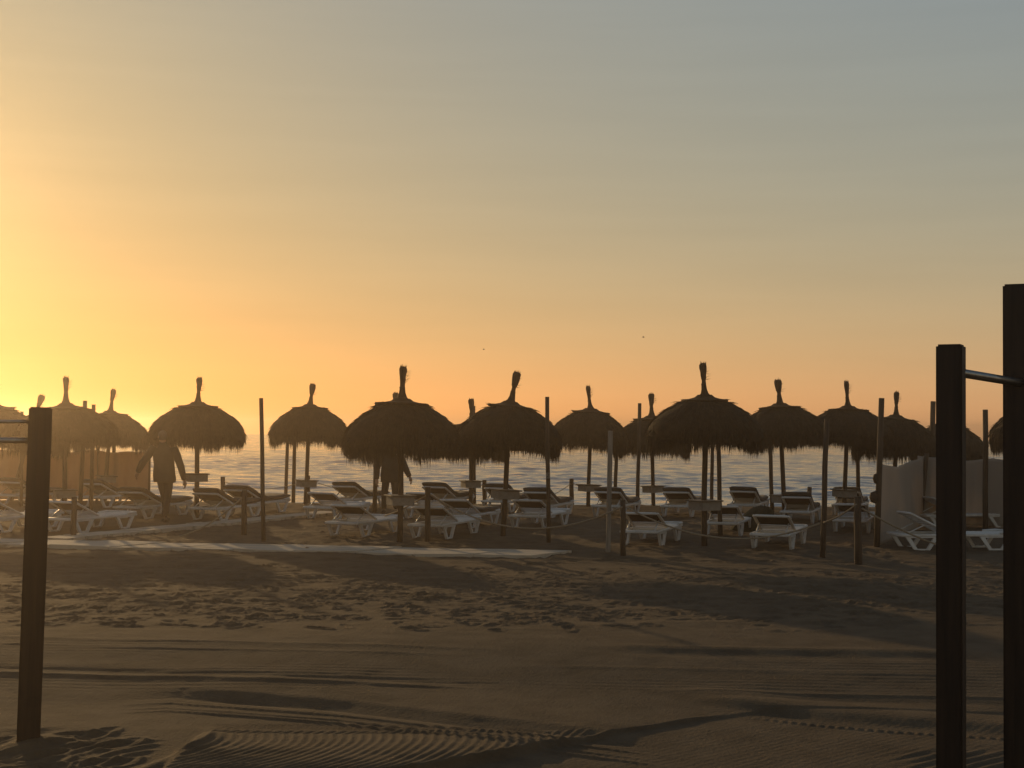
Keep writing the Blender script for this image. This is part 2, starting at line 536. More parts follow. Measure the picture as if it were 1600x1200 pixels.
def grid_mesh(name, X, Y, Zz, m):
    nr, nc = X.shape
    me = bpy.data.meshes.new(name)
    co = np.stack([X, Y, Zz], -1).reshape(-1, 3).astype(np.float32)
    i = np.arange(nr - 1)[:, None] * nc + np.arange(nc - 1)[None, :]
    quads = np.stack([i, i + 1, i + nc + 1, i + nc], -1).reshape(-1, 4).astype(np.int32)
    me.vertices.add(len(co))
    me.vertices.foreach_set('co', co.ravel())
    me.loops.add(quads.size)
    me.loops.foreach_set('vertex_index', quads.ravel())
    me.polygons.add(len(quads))
    me.polygons.foreach_set('loop_start', np.arange(0, quads.size, 4, dtype=np.int32))
    me.polygons.foreach_set('use_smooth', np.ones(len(quads), dtype=bool))
    me.update(calc_edges=True)
    me.materials.append(m)
    return me


Xg, Yg, rows = XR, YR, rowsR
# sand drifted round the foot of the near left post
_pf = ground(43, 1166)
_r = np.hypot(Xg - _pf.x - 0.05, Yg - _pf.y - 0.06)
Z += 0.040 * np.exp(-(_r / 0.15) ** 2) - 0.012 * np.exp(-((_r - 0.30) / 0.10) ** 2) * (1 + vnoise(Xg * 6, Yg * 6, 5))
beach = link('beach_sand', grid_mesh('beach_sand', Xg, Yg, Z, M_SAND))
beach['kind'] = 'structure'


def sand_z(x, y):
    i = int(np.clip(np.searchsorted(rows, y), 0, NR - 1))
    j = int(np.clip(np.searchsorted(uu, x / max(y, 6.0)), 0, NC - 1))
    return float(Z[i, j])


# ------------------------------------------------------------------ sea
SEA_Z = -0.55
sr = np.concatenate([np.linspace(33, 62, 190, endpoint=False), np.linspace(62, 130, 260, endpoint=False), np.linspace(130, 350, 330)])
su = np.concatenate([-np.geomspace(5, 0.45, 12, endpoint=False), np.linspace(-0.45, 0.45, 460, endpoint=False), np.geomspace(0.45, 5, 13)])
Ys = np.repeat(sr[:, None], len(su), 1)
Xs = Ys * su[None, :]
step = np.gradient(sr)[:, None]
Zs = np.zeros_like(Xs)
for k in range(46):
    lam = 0.6 * (5.0 / 0.6) ** rnd.random()
    a = R(-90 + rnd.gauss(-6, 26))
    kx, ky = 2 * math.pi / lam * math.cos(a), 2 * math.pi / lam * math.sin(a)
    amp = 0.0064 * lam ** 0.30
    p = Xs * kx + Ys * ky + rnd.uniform(0, 6.28)
    s = np.sin(p)
    Zs += amp * (s + 0.25 * np.cos(2 * p)) * smooth(0.9, 0.35, step / lam)
Zs *= 0.6 + 0.9 * np.clip(fbm(Xs * 0.06, Ys * 0.09, 70, 2) + 0.35, 0, 1)
# low swell rolling in
for y0, h, w in ((37.5, 0.12, 0.5), (44.0, 0.07, 0.8), (53.0, 0.06, 1.0), (66, 0.05, 1.3)):
    Zs += h * np.exp(-((Ys - y0 - 0.8 * np.sin(Xs * 0.11 + y0)) / w) ** 2) * (0.4 + np.clip(vnoise(Xs * 0.12 + y0, Ys * 0, int(y0)) + 0.4, 0, 1))
sea = link('sea_water', grid_mesh('sea_water', Xs, Ys, Zs + SEA_Z, M_SEA))
sea['kind'] = 'structure'


# ================================================================== thatched parasols
def blade(mb, p, d, L, w, droop=0.0):
    """one stalk: a thin two-segment strip"""
    p, d = Vector(p), Vector(d).normalized()
    side = d.cross(Vector((rnd.uniform(-1, 1), rnd.uniform(-1, 1), rnd.uniform(-1, 1)))).normalized() * (w / 2)
    m = p + d * (L * 0.55) + Vector((0, 0, -droop * L * 0.2))
    e = p + d * L + Vector((0, 0, -droop * L * 0.7))
    o = len(mb.v)
    mb.v += [tuple(p - side), tuple(p + side), tuple(m + side * 0.8), tuple(m - side * 0.8), tuple(e)]
    mb.f += [(o, o + 1, o + 2, o + 3), (o + 3, o + 2, o + 4)]


DOME = [(0.30, -0.035), (0.40, -0.05), (0.53, -0.125), (0.66, -0.205), (0.77, -0.30), (0.85, -0.40), (0.90, -0.505), (0.91, -0.60), (0.88, -0.67)]


def make_canopy(seed):
    global rnd
    keep, rnd = rnd, random.Random(seed)
    ph = [rnd.uniform(0, 6.28) for _ in range(8)]

    def wob(th, i):
        return 1 + 0.022 * math.sin(3 * th + ph[0]) + 0.018 * math.sin(7 * th + ph[1] + i) + 0.014 * math.sin(13 * th + ph[2] + 2 * i) + rnd.uniform(-0.016, 0.016)

    def hang(th):
        return 0.175 + 0.07 * math.sin(2 * th + ph[3]) + 0.045 * math.sin(5 * th + ph[4]) + 0.03 * math.sin(11 * th + ph[5])
    dome = MB()
    inner = [(r - 0.10, z - 0.04) for r, z in DOME[::-1]]
    inner[-1] = (0.05, -0.10)
    dome.lathe(DOME + inner, 48, wob=wob)
    straw = MB()
    prof = [(Vector((r, 0, z))) for r, z in DOME]
    for k in range(2600):                                    # loose stalks over the dome
        s = (rnd.random() ** 0.75) * (len(prof) - 1.01)
        i = int(s)
        p = prof[i].lerp(prof[i + 1], s - i)
        t = (prof[i + 1] - prof[i]).normalized()
        n = Vector((-t.z, 0, t.x))
        n = n if n.x > 0 or n.z > 0 else -n
        d = t + n * rnd.uniform(-0.02, 0.30) + Vector((0, rnd.uniform(-0.3, 0.3), 0))
        th = rnd.uniform(0, 2 * math.pi)
        M = Matrix.Rotation(th, 4, 'Z')
        blade(straw, M @ (p + n * 0.004), (M.to_3x3() @ d), rnd.uniform(0.07, 0.20), rnd.uniform(0.006, 0.013), 0.35)
    fr = MB()
    for k in range(3000):                                    # ragged hanging edge
        th = rnd.uniform(0, 2 * math.pi)
        M = Matrix.Rotation(th, 4, 'Z')
        r = rnd.uniform(0.76, 0.915)
        z0 = rnd.uniform(-0.69, -0.46)
        L = max(0.08, (hang(th) + (z0 + 0.61)) * rnd.uniform(0.55, 1.15) + (rnd.random() < 0.08) * 0.08)
        d = Vector((rnd.uniform(-0.22, 0.10), rnd.uniform(-0.16, 0.16), -1))
        blade(fr, M @ Vector((r, 0, z0)), M.to_3x3() @ d, L, rnd.uniform(0.007, 0.016), 0.1)
    for c_ in range(5):
        th0 = rnd.uniform(0, 2 * math.pi)
        wd = rnd.uniform(0.08, 0.22)
        ex = rnd.uniform(0.04, 0.13)
        for k in range(110):
            th = rnd.gauss(th0, wd)
            M = Matrix.Rotation(th, 4, 'Z')
            blade(fr, M @ Vector((rnd.uniform(0.80, 0.92), 0, rnd.uniform(-0.70, -0.52))), M.to_3x3() @ Vector((rnd.uniform(-0.18, 0.08), rnd.uniform(-0.14, 0.14), -1)),
                  (0.17 + ex) * rnd.uniform(0.6, 1.1), rnd.uniform(0.007, 0.016), 0.1)
    cap = MB()

    def cw(th, i):
        return 1 + 0.03 * math.sin(3 * th + ph[6]) + rnd.uniform(-0.02, 0.02)
    cap.lathe([(0.02, -0.06), (0.395, -0.045), (0.415, -0.022), (0.405, -0.004), (0.27, 0.010), (0.18, 0.032), (0.12, 0.075)], 30, wob=cw)
    for k in range(160):
        th = rnd.uniform(0, 2 * math.pi)
        M = Matrix.Rotation(th, 4, 'Z')
        blade(cap, M @ Vector((rnd.uniform(0.28, 0.38), 0, -0.005)), M.to_3x3() @ Vector((1, rnd.uniform(-0.4, 0.4), rnd.uniform(-0.35, 0.15))),
              rnd.uniform(0.04, 0.11), 0.01)
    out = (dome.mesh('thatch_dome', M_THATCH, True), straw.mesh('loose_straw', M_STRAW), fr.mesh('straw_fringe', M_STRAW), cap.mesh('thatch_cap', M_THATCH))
    rnd = keep
    return out


def make_tuft(seed, flare):
    global rnd
    keep, rnd = rnd, random.Random(seed)
    mb = MB()

    def wob(th, i):
        return 1 + rnd.uniform(-0.10, 0.10)
    mb.lathe([(0.125, 0.045), (0.074, 0.095), (0.054, 0.155), (0.045, 0.225), (0.048, 0.24), (0.040, 0.255), (0.039, 0.30), (0.050 * flare, 0.37),
              (0.060 * flare, 0.43), (0.067 * flare, 0.49), (0.066 * flare, 0.535), (0.05 * flare, 0.56), (0.01, 0.57)], 14, wob=wob)
    for k in range(330):
        th = rnd.uniform(0, 2 * math.pi)
        z = rnd.uniform(0.30, 0.53)
        r = (0.046 + 0.010 * (z - 0.3) / 0.2) * flare * rnd.random() ** 0.4
        k_ = rnd.uniform(-0.05, 0.14)
        blade(mb, (r * math.cos(th), r * math.sin(th), z), (k_ * math.cos(th), k_ * math.sin(th), 1), rnd.uniform(0.05, 0.10) * (1.1 - 0.35 * (r / 0.06) ** 2), 0.012)
    for k in range(14):
        th = rnd.uniform(-0.9, 0.9)
        z = rnd.uniform(0.30, 0.48)
        blade(mb, (0.045 * math.cos(th), 0.045 * math.sin(th), z), (1, rnd.uniform(-0.5, 0.5), rnd.uniform(-0.1, 0.9)), rnd.uniform(0.06, 0.13), 0.005)
    out = mb.mesh('straw_tuft', M_STRAW)
    rnd = keep
    return out


CANOPIES = [make_canopy(s) for s in (101, 202, 303, 404)]
TUFTS = [make_tuft(s, f) for s, f in ((11, 1.0), (12, 1.12), (13, 0.92), (14, 1.04))]
_tb = MB()
for (cx, cy, sx_, sy_) in ((0, -0.172, 0.36, 0.018), (0, 0.172, 0.36, 0.018), (-0.171, 0, 0.018, 0.326), (0.171, 0, 0.018, 0.326)):
    _tb.box((cx, cy, -0.075), (sx_, sy_, 0.135))
_tb.box((0, 0, -0.138), (0.324, 0.324, 0.012))
TRAY_BOX = _tb.mesh('tray_box', M_TRAY)
TRAY_LID = MB().box((0, 0, 0.006), (0.43, 0.43, 0.022), ch=0.004).mesh('tray_lid', M_TRAYTOP)

# key: depth, pole foot x, cap x, cap y, tuft lean (deg, right positive), tray y (pixels) or None, canopy, scale, label
PARASOLS = [
    (27.0, -14, -12, 637, 3, None, 0, 1.0, 'thatched parasol cut by the left edge of the photo'),
    (33.5, 18, 53, 654, 5, None, 1, 1.0, 'thatched parasol half hidden behind the near left timber post'),
    (27.0, 100, 103, 636, -1, 766, 2, 1.0, 'thatched parasol just right of the near left timber post'),
    (33.0, 164, 172, 647, 5, 744, 3, 1.0, 'smaller far thatched parasol between the left post and the walking person in the jacket'),
    (27.5, 307, 309, 634, 3, 741, 0, 1.0, 'thatched parasol behind the head of the leftmost walking person'),
    (32.5, 477, 484, 637, 5, 751, 1, 1.0, 'thatched parasol standing alone just right of the tall bare pole on the left'),
    (22.6, 625, 628, 630, 1, 775, 2, 1.0, 'large thatched parasol above the person among the loungers, tallest bushy tuft'),
    (34.0, 617, 618, 651, 0, None, 3, 0.95, 'far thatched parasol hidden behind the big one, only its tuft showing'),
    (32.0, 735, 737, 662, -2, 752, 1, 1.0, 'low thatched parasol in the gap between two larger ones at centre left'),
    (24.0, 786, 797, 634, 9, 766, 3, 1.0, 'large thatched parasol at the centre with its tuft leaning to the right'),
    (32.5, 919, 923, 643, -8, 758, 2, 1.0, 'far thatched parasol at centre right with its tuft leaning to the left'),
    (33.0, 1021, 1018, 655, 1, 760, 0, 1.0, 'far thatched parasol half hidden behind the largest parasol on the right'),
    (22.4, 1101, 1101, 624, -3, 783, 1, 1.0, 'largest thatched parasol right of centre with the highest tuft'),
    (28.5, 1226, 1219, 636, -3, 774, 3, 1.0, 'thatched parasol directly right of the largest one'),
    (29.5, 1318, 1325, 640, -6, 766, 2, 1.0, 'thatched parasol with slim leaning tuft left of the cloth windbreak pole'),
    (30.0, 1396, 1400, 654, 0, None, 0, 1.0, 'thatched parasol above the top edge of the right cloth windbreak'),
    (33.0, 1478, 1483, 664, 0, None, 1, 1.0, 'far thatched parasol mostly hidden behind the near right timber post'),
    (25.0, 1626, 1626, 632, 0, None, 3, 1.0, 'thatched parasol cut off by the tall timber post at the right edge'),
]
for k, (dep, xb, xc, yc, lean, ty, cv, scl, lab) in enumerate(PARASOLS):
    b = base_at(xb, dep)
    top_p = at(xc, yc, dep)
    ax = top_p - b
    H = ax.length
    q = Vector((0, 0, 1)).rotation_difference(ax)
    root = thing('thatched_parasol', lab, 'parasol', b, 'thatched parasols on the beach')
    root.rotation_mode = 'QUATERNION'
    root.rotation_quaternion = q
    pr = 0.046
    wv = rnd.uniform(-0.012, 0.012)
    link('pole', MB().tube([(0, 0, -0.25), (wv, 0, H * 0.3), (-wv, wv, H * 0.65), (0, 0, H - 0.04)], [pr * 1.08, pr, pr * 0.96, pr * 0.9], 10).mesh('pole', M_POLE, True), root)
    spin = rnd.uniform(0, 6.28)
    dome, straw, fringe, cap = CANOPIES[cv]
    sag = (rnd.uniform(-0.06, 0.06), rnd.uniform(-0.06, 0.06))
    c = link('thatch_dome', dome, root, (0, 0, H), (sag[0], sag[1], spin), (scl * rnd.uniform(0.95, 1.06), scl * rnd.uniform(0.95, 1.06), scl * rnd.uniform(0.93, 1.12)))
    s_ = link('loose_straw', straw, c)
    s_['kind'] = 'stuff'
    f_ = link('straw_fringe', fringe, c)
    f_['kind'] = 'stuff'
    link('thatch_cap', cap, root, (0, 0, H), (sag[0], sag[1], spin * 0.7), (scl * rnd.uniform(0.86, 1.08), scl * rnd.uniform(0.9, 1.05), scl))
    tuft_s = 1.0 + rnd.uniform(-0.05, 0.06)
    tuft_w = rnd.uniform(0.85, 1.12)
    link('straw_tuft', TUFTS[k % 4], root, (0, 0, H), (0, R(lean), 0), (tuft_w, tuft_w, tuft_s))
    if ty:
        tz = at(xb, ty, dep).z
        tr = link('tray', TRAY_BOX, root, (0, 0, tz), (0, 0, R(rnd.uniform(20, 32))))
        link('tray_lid', TRAY_LID, tr)

# ================================================================== sun loungers
FOOT = R(19)          # the rows face the sea, turned 19 degrees right of the view


def leg_loop(y0):
    """splayed leg: a flat trapezoid ring"""
    mb = MB()
    o = [(y0 + 0.0, 0.27), (y0 + 0.54, 0.27), (y0 + 0.39, 0.0), (y0 + 0.15, 0.0)]
    i = [(y0 + 0.085, 0.25), (y0 + 0.455, 0.25), (y0 + 0.345, 0.032), (y0 + 0.195, 0.032)]
    t = 0.038
    vs_ = [(s * t / 2, y, z) for s in (-1, 1) for y, z in o + i]
    fs_ = []
    for k in range(4):
        a, b = k, (k + 1) % 4
        fs_ += [(a, b, 4 + b, 4 + a), (8 + a, 12 + a, 12 + b, 8 + b), (a, 8 + a, 8 + b, b), (4 + a, 4 + b, 12 + b, 12 + a)]
    return mb.add(vs_, fs_)


LEG_HEAD = leg_loop(0.07).mesh('leg', M_PLASTIC)
LEG_FOOT = leg_loop(1.27).mesh('leg', M_PLASTIC)
_fr = MB()
for s in (-1, 1):
    _fr.box((s * 0.29, 0.95, 0.298), (0.042, 1.90, 0.056), ch=0.012)
_fr.box((0, 0.03, 0.298), (0.55, 0.07, 0.058), ch=0.012)
_fr.box((0, 1.865, 0.302), (0.55, 0.08, 0.064), ch=0.014)
_fr.box((0, 0.76, 0.29), (0.54, 0.05, 0.045))
FRAME = _fr.mesh('frame', M_PLASTIC)
# rounded foot rail
FOOT_RAIL = MB().tube([(-0.30, 1.60, 0.335), (-0.30, 1.82, 0.352), (-0.27, 1.90, 0.345), (0.27, 1.90, 0.345), (0.30, 1.82, 0.352), (0.30, 1.60, 0.335)], 0.026, 8).mesh('foot_rail', M_PLASTIC, True)
BA = R(26)
_M = Matrix.Translation((0, 0.80, 0.335)) @ Matrix.Rotation(-BA, 4, 'X')     # local -Y runs up the backrest
_bf = MB()
for s in (-1, 1):
    _bf.box((s * 0.265, -0.375, 0), (0.045, 0.75, 0.04), _M, ch=0.01)
_bf.box((0, -0.735, 0), (0.50, 0.055, 0.045), _M, ch=0.012)
BACK_FRAME = _bf.mesh('backrest_frame', M_PLASTIC)
BACK_PANEL = MB().box((0, -0.49, 0.008), (0.478, 0.42, 0.012), _M).mesh('backrest_panel', M_SLING)
BACK_SLATS = [MB().box((0, y, 0.0), (0.482, 0.042, 0.022), _M).mesh('back_slat', M_PLASTIC) for y in (-0.07, -0.15, -0.23)]
BACK_SLATS_UP = [MB().box((0, y, 0.012), (0.482, 0.055, 0.03), _M).mesh('back_slat', M_PLASTIC) for y in (-0.31, -0.40, -0.49, -0.58, -0.66)]
SEAT_SLAT = MB().box((0, 0, 0), (0.525, 0.068, 0.022), ch=0.005).mesh('seat_slat', M_PLASTIC)
_pm = MB()
for s in (-1, 1):
    a = _M @ Vector((s * 0.225, -0.42, -0.025))
    _pm.tube([(s * 0.225, 0.10, 0.315), tuple(a)], 0.013, 6)
_pm.tube([(-0.235, 0.10, 0.315), (0.235, 0.10, 0.315)], 0.013, 6)
PROP = _pm.mesh('back_prop', M_PLASTIC, True)


def lounger(label, px=None, py=None, foot=FOOT, slatted=False, origin=None, group='white sun loungers'):
    f = Vector((math.sin(foot), math.cos(foot), 0))
    r = Vector((math.cos(foot), -math.sin(foot), 0))
    o = origin if origin is not None else ground(px, py) - r * 0.29 - f * 0.35
    o = Vector((o.x, o.y, 0.0))
    root = thing('sun_lounger', label, 'sun lounger', o, group)
    root.rotation_euler = (rnd.uniform(-0.012, 0.012), rnd.uniform(-0.012, 0.012), -foot + rnd.uniform(-0.02, 0.02))
    root.scale = (1, 1, 0.78)
    link('frame', FRAME, root)
    for s in (-1, 1):
        link('leg', LEG_HEAD, root, (s * 0.29, 0, 0))
        link('leg', LEG_FOOT, root, (s * 0.29, 0, 0))
    link('foot_rail', FOOT_RAIL, root)
    bf = link('backrest', BACK_FRAME, root)
    if slatted:                                            # raised one notch higher
        bf.matrix_local = Matrix.Translation((0, 0.80, 0.335)) @ Matrix.Rotation(R(-6), 4, 'X') @ Matrix.Translation((0, -0.80, -0.335))
    for m in BACK_SLATS + (BACK_SLATS_UP if slatted else []):
        link('slat', m, bf)
    if not slatted:
        link('sling_panel', BACK_PANEL, bf)
    link('prop', PROP, root)
    for k in range(11):
        link('slat', SEAT_SLAT, root, (0, 0.87 + k * 0.092, 0.322))
    return root


def cushion_mesh(seed, back=True, thick=0.125, y_end=1.93, wid=0.58):
    rs = random.Random(seed)
    path = []
    if back:
        for t in (1.04, 0.98, 0.8, 0.6, 0.4, 0.2, 0.08):
            p = _M @ Vector((0, -0.75 * t, 0.03 + thick / 2 + (0.03 if t < 0.15 else 0)))
            path.append((p.y, p.z))
    else:
        path.append((0.84, 0.345 + thick / 2))
    for y in (0.98, 1.15, 1.35, 1.6, 1.8, y_end):
        path.append((y, 0.340 + thick / 2 + 0.010 * math.sin(y * 7 + seed)))
    n = 14
    vs_, fs_ = [], []
    for i, (y, z) in enumerate(path):
        y1, z1 = path[min(i + 1, len(path) - 1)]
        y0, z0 = path[max(i - 1, 0)]
        t = Vector((0, y1 - y0, z1 - z0)).normalized()
        nn = Vector((0, -t.z, t.y))
        e = 0.55 if i in (0, len(path) - 1) else 1.0
        for k in range(n):
            th = 2 * math.pi * k / n
            cx = math.copysign(abs(math.cos(th)) ** 0.35, math.cos(th)) * (wid / 2) * (0.97 + 0.03 * e)
            cz = math.copysign(abs(math.sin(th)) ** 0.55, math.sin(th)) * thick / 2 * e * (1 + 0.12 * math.sin(i * 2.1 + k + seed))
            vs_.append(Vector((cx, y, z)) + nn * cz)
    for i in range(len(path) - 1):
        for k in range(n):
            k2 = (k + 1) % n
            fs_.append((i * n + k, (i + 1) * n + k, (i + 1) * n + k2, i * n + k2))
    fs_.append(tuple(range(n)))
    fs_.append(tuple(range((len(path) - 1) * n, len(path) * n))[::-1])
    return MB().add(vs_, fs_)


CUSH = [cushion_mesh(s).mesh('cushion', M_CUSHION, True) for s in (1, 2, 3)]
CUSH_SEAT = cushion_mesh(5, back=False, thick=0.11, y_end=1.98).mesh('cushion', M_CUSHION, True)


def cushion(lg, label, me=None):
    o = link('lounger_cushion', me or CUSH[rnd.randrange(3)])
    o.location = lg.location
    o.rotation_euler = lg.rotation_euler
    o.scale = lg.scale
    return tag(o, label, 'cushion', 'dark lounger cushions')


# front row, nearest the sand path
lounger('bare white lounger behind the paving, nearest left of the large bushy-tufted parasol', 572, 838)
lounger('bare white lounger behind the short rope post, nearest under the large bushy-tufted parasol', 702, 842)
lounger('bare white lounger right of the pale square post, in front of the big rope sag', 1035, 853)
lounger('nearest bare white lounger seen end on beneath the rope, right of centre', 1237, 858)
lounger('bare white lounger between the near left timber post and the boards leading seaward', 131, 832)
lounger('white lounger running out behind the near left timber post at the left edge', 10, 832)
lounger('bare white lounger behind the thick right rope post, left of the cloth windbreak', 1357, 833)
lounger('white lounger with a green heap on it, left behind the nearest end-on lounger', 1158, 838)
lounger('empty white lounger behind the numbered bare pole, in front of a cushioned one', 852, 826)
# middle and far rows
l = lounger('white lounger in front of the orange cloth, beside the walking person in the jacket', 233, 811)
cushion(l, 'dark cushion on the lounger beside the walking person in the jacket', CUSH[0])
l = lounger('white lounger just right of the walking person, under the leftmost free-standing parasol', 350, 813)
cushion(l, 'dark cushion on the lounger just right of the walking person')
l = lounger('white lounger whose backrest shows left of the tall bare left pole', 396, 806)
cushion(l, 'dark cushion curving up left of the tall bare left pole')
lounger('white lounger under the tray of the free-standing parasol, no cushion', 528, 811)
l = lounger('far white lounger left of the standing person, behind an uncushioned one', 562, 797)
cushion(l, 'dark cushion rising left of the standing person by the sea')
lounger('white lounger right of the standing person, half hidden by the parasol pole', 681, 811)
l = lounger('far white lounger behind the short rope post, right of the standing person', 702, 798)
cushion(l, 'dark cushion rising right of the standing person by the sea')
l = lounger('white lounger left of the centre parasol with a thick mattress on its seat', 738, 826)
cushion(l, 'thick dark mattress lying flat on the seat left of the centre parasol', CUSH_SEAT)
l = lounger('far white lounger behind the tray of the centre parasol', 800, 800)
cushion(l, 'dark cushion behind the tray of the centre parasol')
l = lounger('white lounger directly behind the numbered bare pole', 864, 809)
cushion(l, 'dark cushion directly behind the numbered bare pole')
l = lounger('white lounger behind the pale square post at centre right', 974, 808)
cushion(l, 'dark cushion behind the pale square post at centre right')
l = lounger('white lounger left of the largest right parasol, against the water', 1081, 808)
cushion(l, 'dark cushion left of the largest right parasol, against the water')
l = lounger('white lounger right of the largest right parasol, behind the green heap', 1184, 806)
cushion(l, 'dark cushion right of the largest right parasol, behind the green heap')
l = lounger('white lounger behind the tray of the parasol right of the largest one', 1270, 818)
cushion(l, 'dark cushion behind the tray of the parasol right of the largest one')
l = lounger('far white lounger between the two thick right posts, against the water', 1346, 806)
cushion(l, 'dark cushion between the two thick right posts, below the slim-tufted parasol')
l = lounger('far white lounger before the orange cloth, between the left post and the walker', 168, 793)
cushion(l, 'dark cushion in front of the orange cloth, between the left post and the walker')
l = lounger('far white lounger at the left edge, in front of the orange cloth', 40, 790)
cushion(l, 'dark cushion at the left edge, in front of the orange cloth')
# slatted loungers beside the right windbreak, set sideways
p = ground(1396, 858)
lounger('slatted white lounger set sideways behind the two near right timber posts', origin=p, foot=R(84), slatted=True, group='slatted loungers by the windbreak')
p = ground(1436, 824)
lounger('slatted white lounger behind the sideways one, hidden by the nearer right timber post', origin=p, foot=R(80), slatted=True, group='slatted loungers by the windbreak')
p = ground(1530, 818)
lounger('far slatted white lounger seen between the two near right timber posts', origin=p, foot=R(78), slatted=True, group='slatted loungers by the windbreak')

# green canvas heap slumped over the lounger
gp = ground(1176, 830)
gm = MB()
_n = 26
for j in range(13):
    v = j / 12
    for i in range(_n):
        th = 2 * math.pi * i / _n
        rr = (0.33 * (1 - v) ** 0.42 + 0.02) * (1 + 0.13 * math.sin(3 * th + 2 * v) + 0.08 * math.sin(7 * th + 5 * v))
        zz = 0.50 * v ** 0.8 + 0.035 * math.sin(2 * th + 1) * (1 - v)
        gm.v.append((rr * math.cos(th) * 1.05 + 0.16 * v, rr * math.sin(th) * 0.8, zz))
for j in range(12):
    for i in range(_n):
        i2 = (i + 1) % _n
        gm.f.append((j * _n + i, j * _n + i2, (j + 1) * _n + i2, (j + 1) * _n + i))
gm.f.append(tuple(range(12 * _n, 13 * _n)))
gh = link('canvas_heap', gm.mesh('canvas_heap', M_GREEN, True), loc=gp + Vector((0, 0, -0.03)))
tag(gh, 'dark green canvas heaped between loungers under the largest right parasol', 'canvas')


# ================================================================== poles and posts
def pole(name, label, xb, dep, xt, yt, rad, m=M_POLE, cat='pole', group=None, square=False, yb=None):
    if yb is not None:
        b = ground(xb, yb)
        dep = b.y
    else:
        b = base_at(xb, dep)
    t = at(xt, yt, dep)
    v = t - b
    mb = MB()
    if square:
        q = Vector((0, 0, 1)).rotation_difference(v).to_matrix().to_4x4()
        mb.box((0, 0, (v.length - 0.3) / 2), (rad * 2, rad * 2, v.length + 0.3), q @ Matrix.Rotation(R(12), 4, 'Z'), ch=0.006)
    else:
        w = rnd.uniform(-0.008, 0.008)
        mb.tube([-v.normalized() * 0.3, Vector((w, 0, 0)) + v * 0.33, Vector((-w, w, 0)) + v * 0.66, v], [rad * 1.06, rad, rad * 0.98, rad * 0.95], 10)
    o = link(name, mb.mesh(name, m, not square), loc=b)
    return tag(o, label, cat, group)


GP = 'tall bare poles'
pole('bare_pole', 'tall bare pole rising against the sky left of the free-standing parasol', 412, 0, 408, 622, 0.034, group=GP, yb=846)
numbered = pole('bare_pole', 'tall bare pole with a small number plate right of the centre parasol', 857, 0, 855, 620, 0.036, group=GP, yb=846)
pole('bare_pole', 'tall slim bare pole against the sky left of the largest right parasol', 996, 31, 999.5, 630, 0.042, group=GP)
pole('square_post', 'pale grey square post standing alone in front of the loungers', 950, 0, 954, 673, 0.031, M_PALE, 'post', square=True, yb=862)
pole('bare_pole', 'bare pole left of the standing person, top just above the big thatch', 585, 30, 589, 628, 0.048, group=GP)
pole('bare_pole', 'bare pole poking up beside the tuft between the two large parasols', 741, 34, 740, 634, 0.044, group=GP)
pole('bare_pole', 'left one of the two thin poles under the free-standing parasol', 446, 35, 450, 668, 0.043, group=GP)
pole('bare_pole', 'right one of the two thin poles under the free-standing parasol', 458, 34, 461, 668, 0.045, group=GP)
pole('bare_pole', 'thin pole just behind the pale square post, ending under the thatch', 961, 32.5, 964, 668, 0.043, group=GP)
pole('bare_pole', 'thin pole just right of the largest right parasol pole', 1112, 31, 1113, 672, 0.040, group=GP)
pole('bare_pole', 'reddish leaning pole right of the largest right parasol, reaching the near sand', 1126, 24.2, 1122, 676, 0.040, group=GP)
pole('bare_pole', 'thin pole left of the parasol that stands right of the largest one', 1207, 31.5, 1202, 672, 0.045, group=GP)
pole('thick_post', 'thick dark post left of the right rope post, topped inside the thatch', 1285, 0, 1292, 655, 0.040, cat='post', yb=870)
pole('bare_pole', 'thin pole rising behind the thick right rope post', 1342, 30.5, 1339, 672, 0.043, group=GP)
pole('bare_pole', 'bare pole against the sky touching the near right timber post', 1453, 30, 1458, 627, 0.056, group=GP)
pole('bare_pole', 'bare pole seen between the two near right timber posts', 1540, 26.2, 1539.5, 640, 0.050, group=GP)
pole('bare_pole', 'left one of two bare poles poking above the thatch near the left post', 125, 27.8, 133, 626, 0.042, group=GP)
pole('bare_pole', 'right one of two bare poles poking above the thatch near the left post', 142, 28.5, 146.5, 632, 0.040, group=GP)
pole('bare_pole', 'thin pole beside the far small parasol, at the edge of the orange cloth', 177, 34, 178, 668, 0.045, group=GP)
pole('bare_pole', 'short bare pole top left of the near left timber post', 33, 31, 34.5, 643, 0.035, group=GP)

# number plate on the pole
nb = numbered
pl = link('number_plate', MB().box((0, 0, 0), (0.068, 0.006, 0.095), ch=0.002).mesh('number_plate', M_PALE), nb, loc=at(856.2, 743, nb.location.y) - nb.location + Vector((0, -0.040, 0)))
cu = bpy.data.curves.new('digit', 'FONT')
cu.body = '2'
cu.size = 0.085
cu.align_x, cu.align_y = 'CENTER', 'CENTER'
cu.extrude = 0.001
tmp = bpy.data.objects.new('digit', cu)
COL.objects.link(tmp)
bpy.context.view_layer.update()
dm = bpy.data.meshes.new_from_object(tmp.evaluated_get(bpy.context.evaluated_depsgraph_get()))
bpy.data.objects.remove(tmp)
dm.materials.clear()
dm.materials.append(M_INK)
link('digit', dm, pl, (0, -0.005, 0), (R(90), 0, 0))

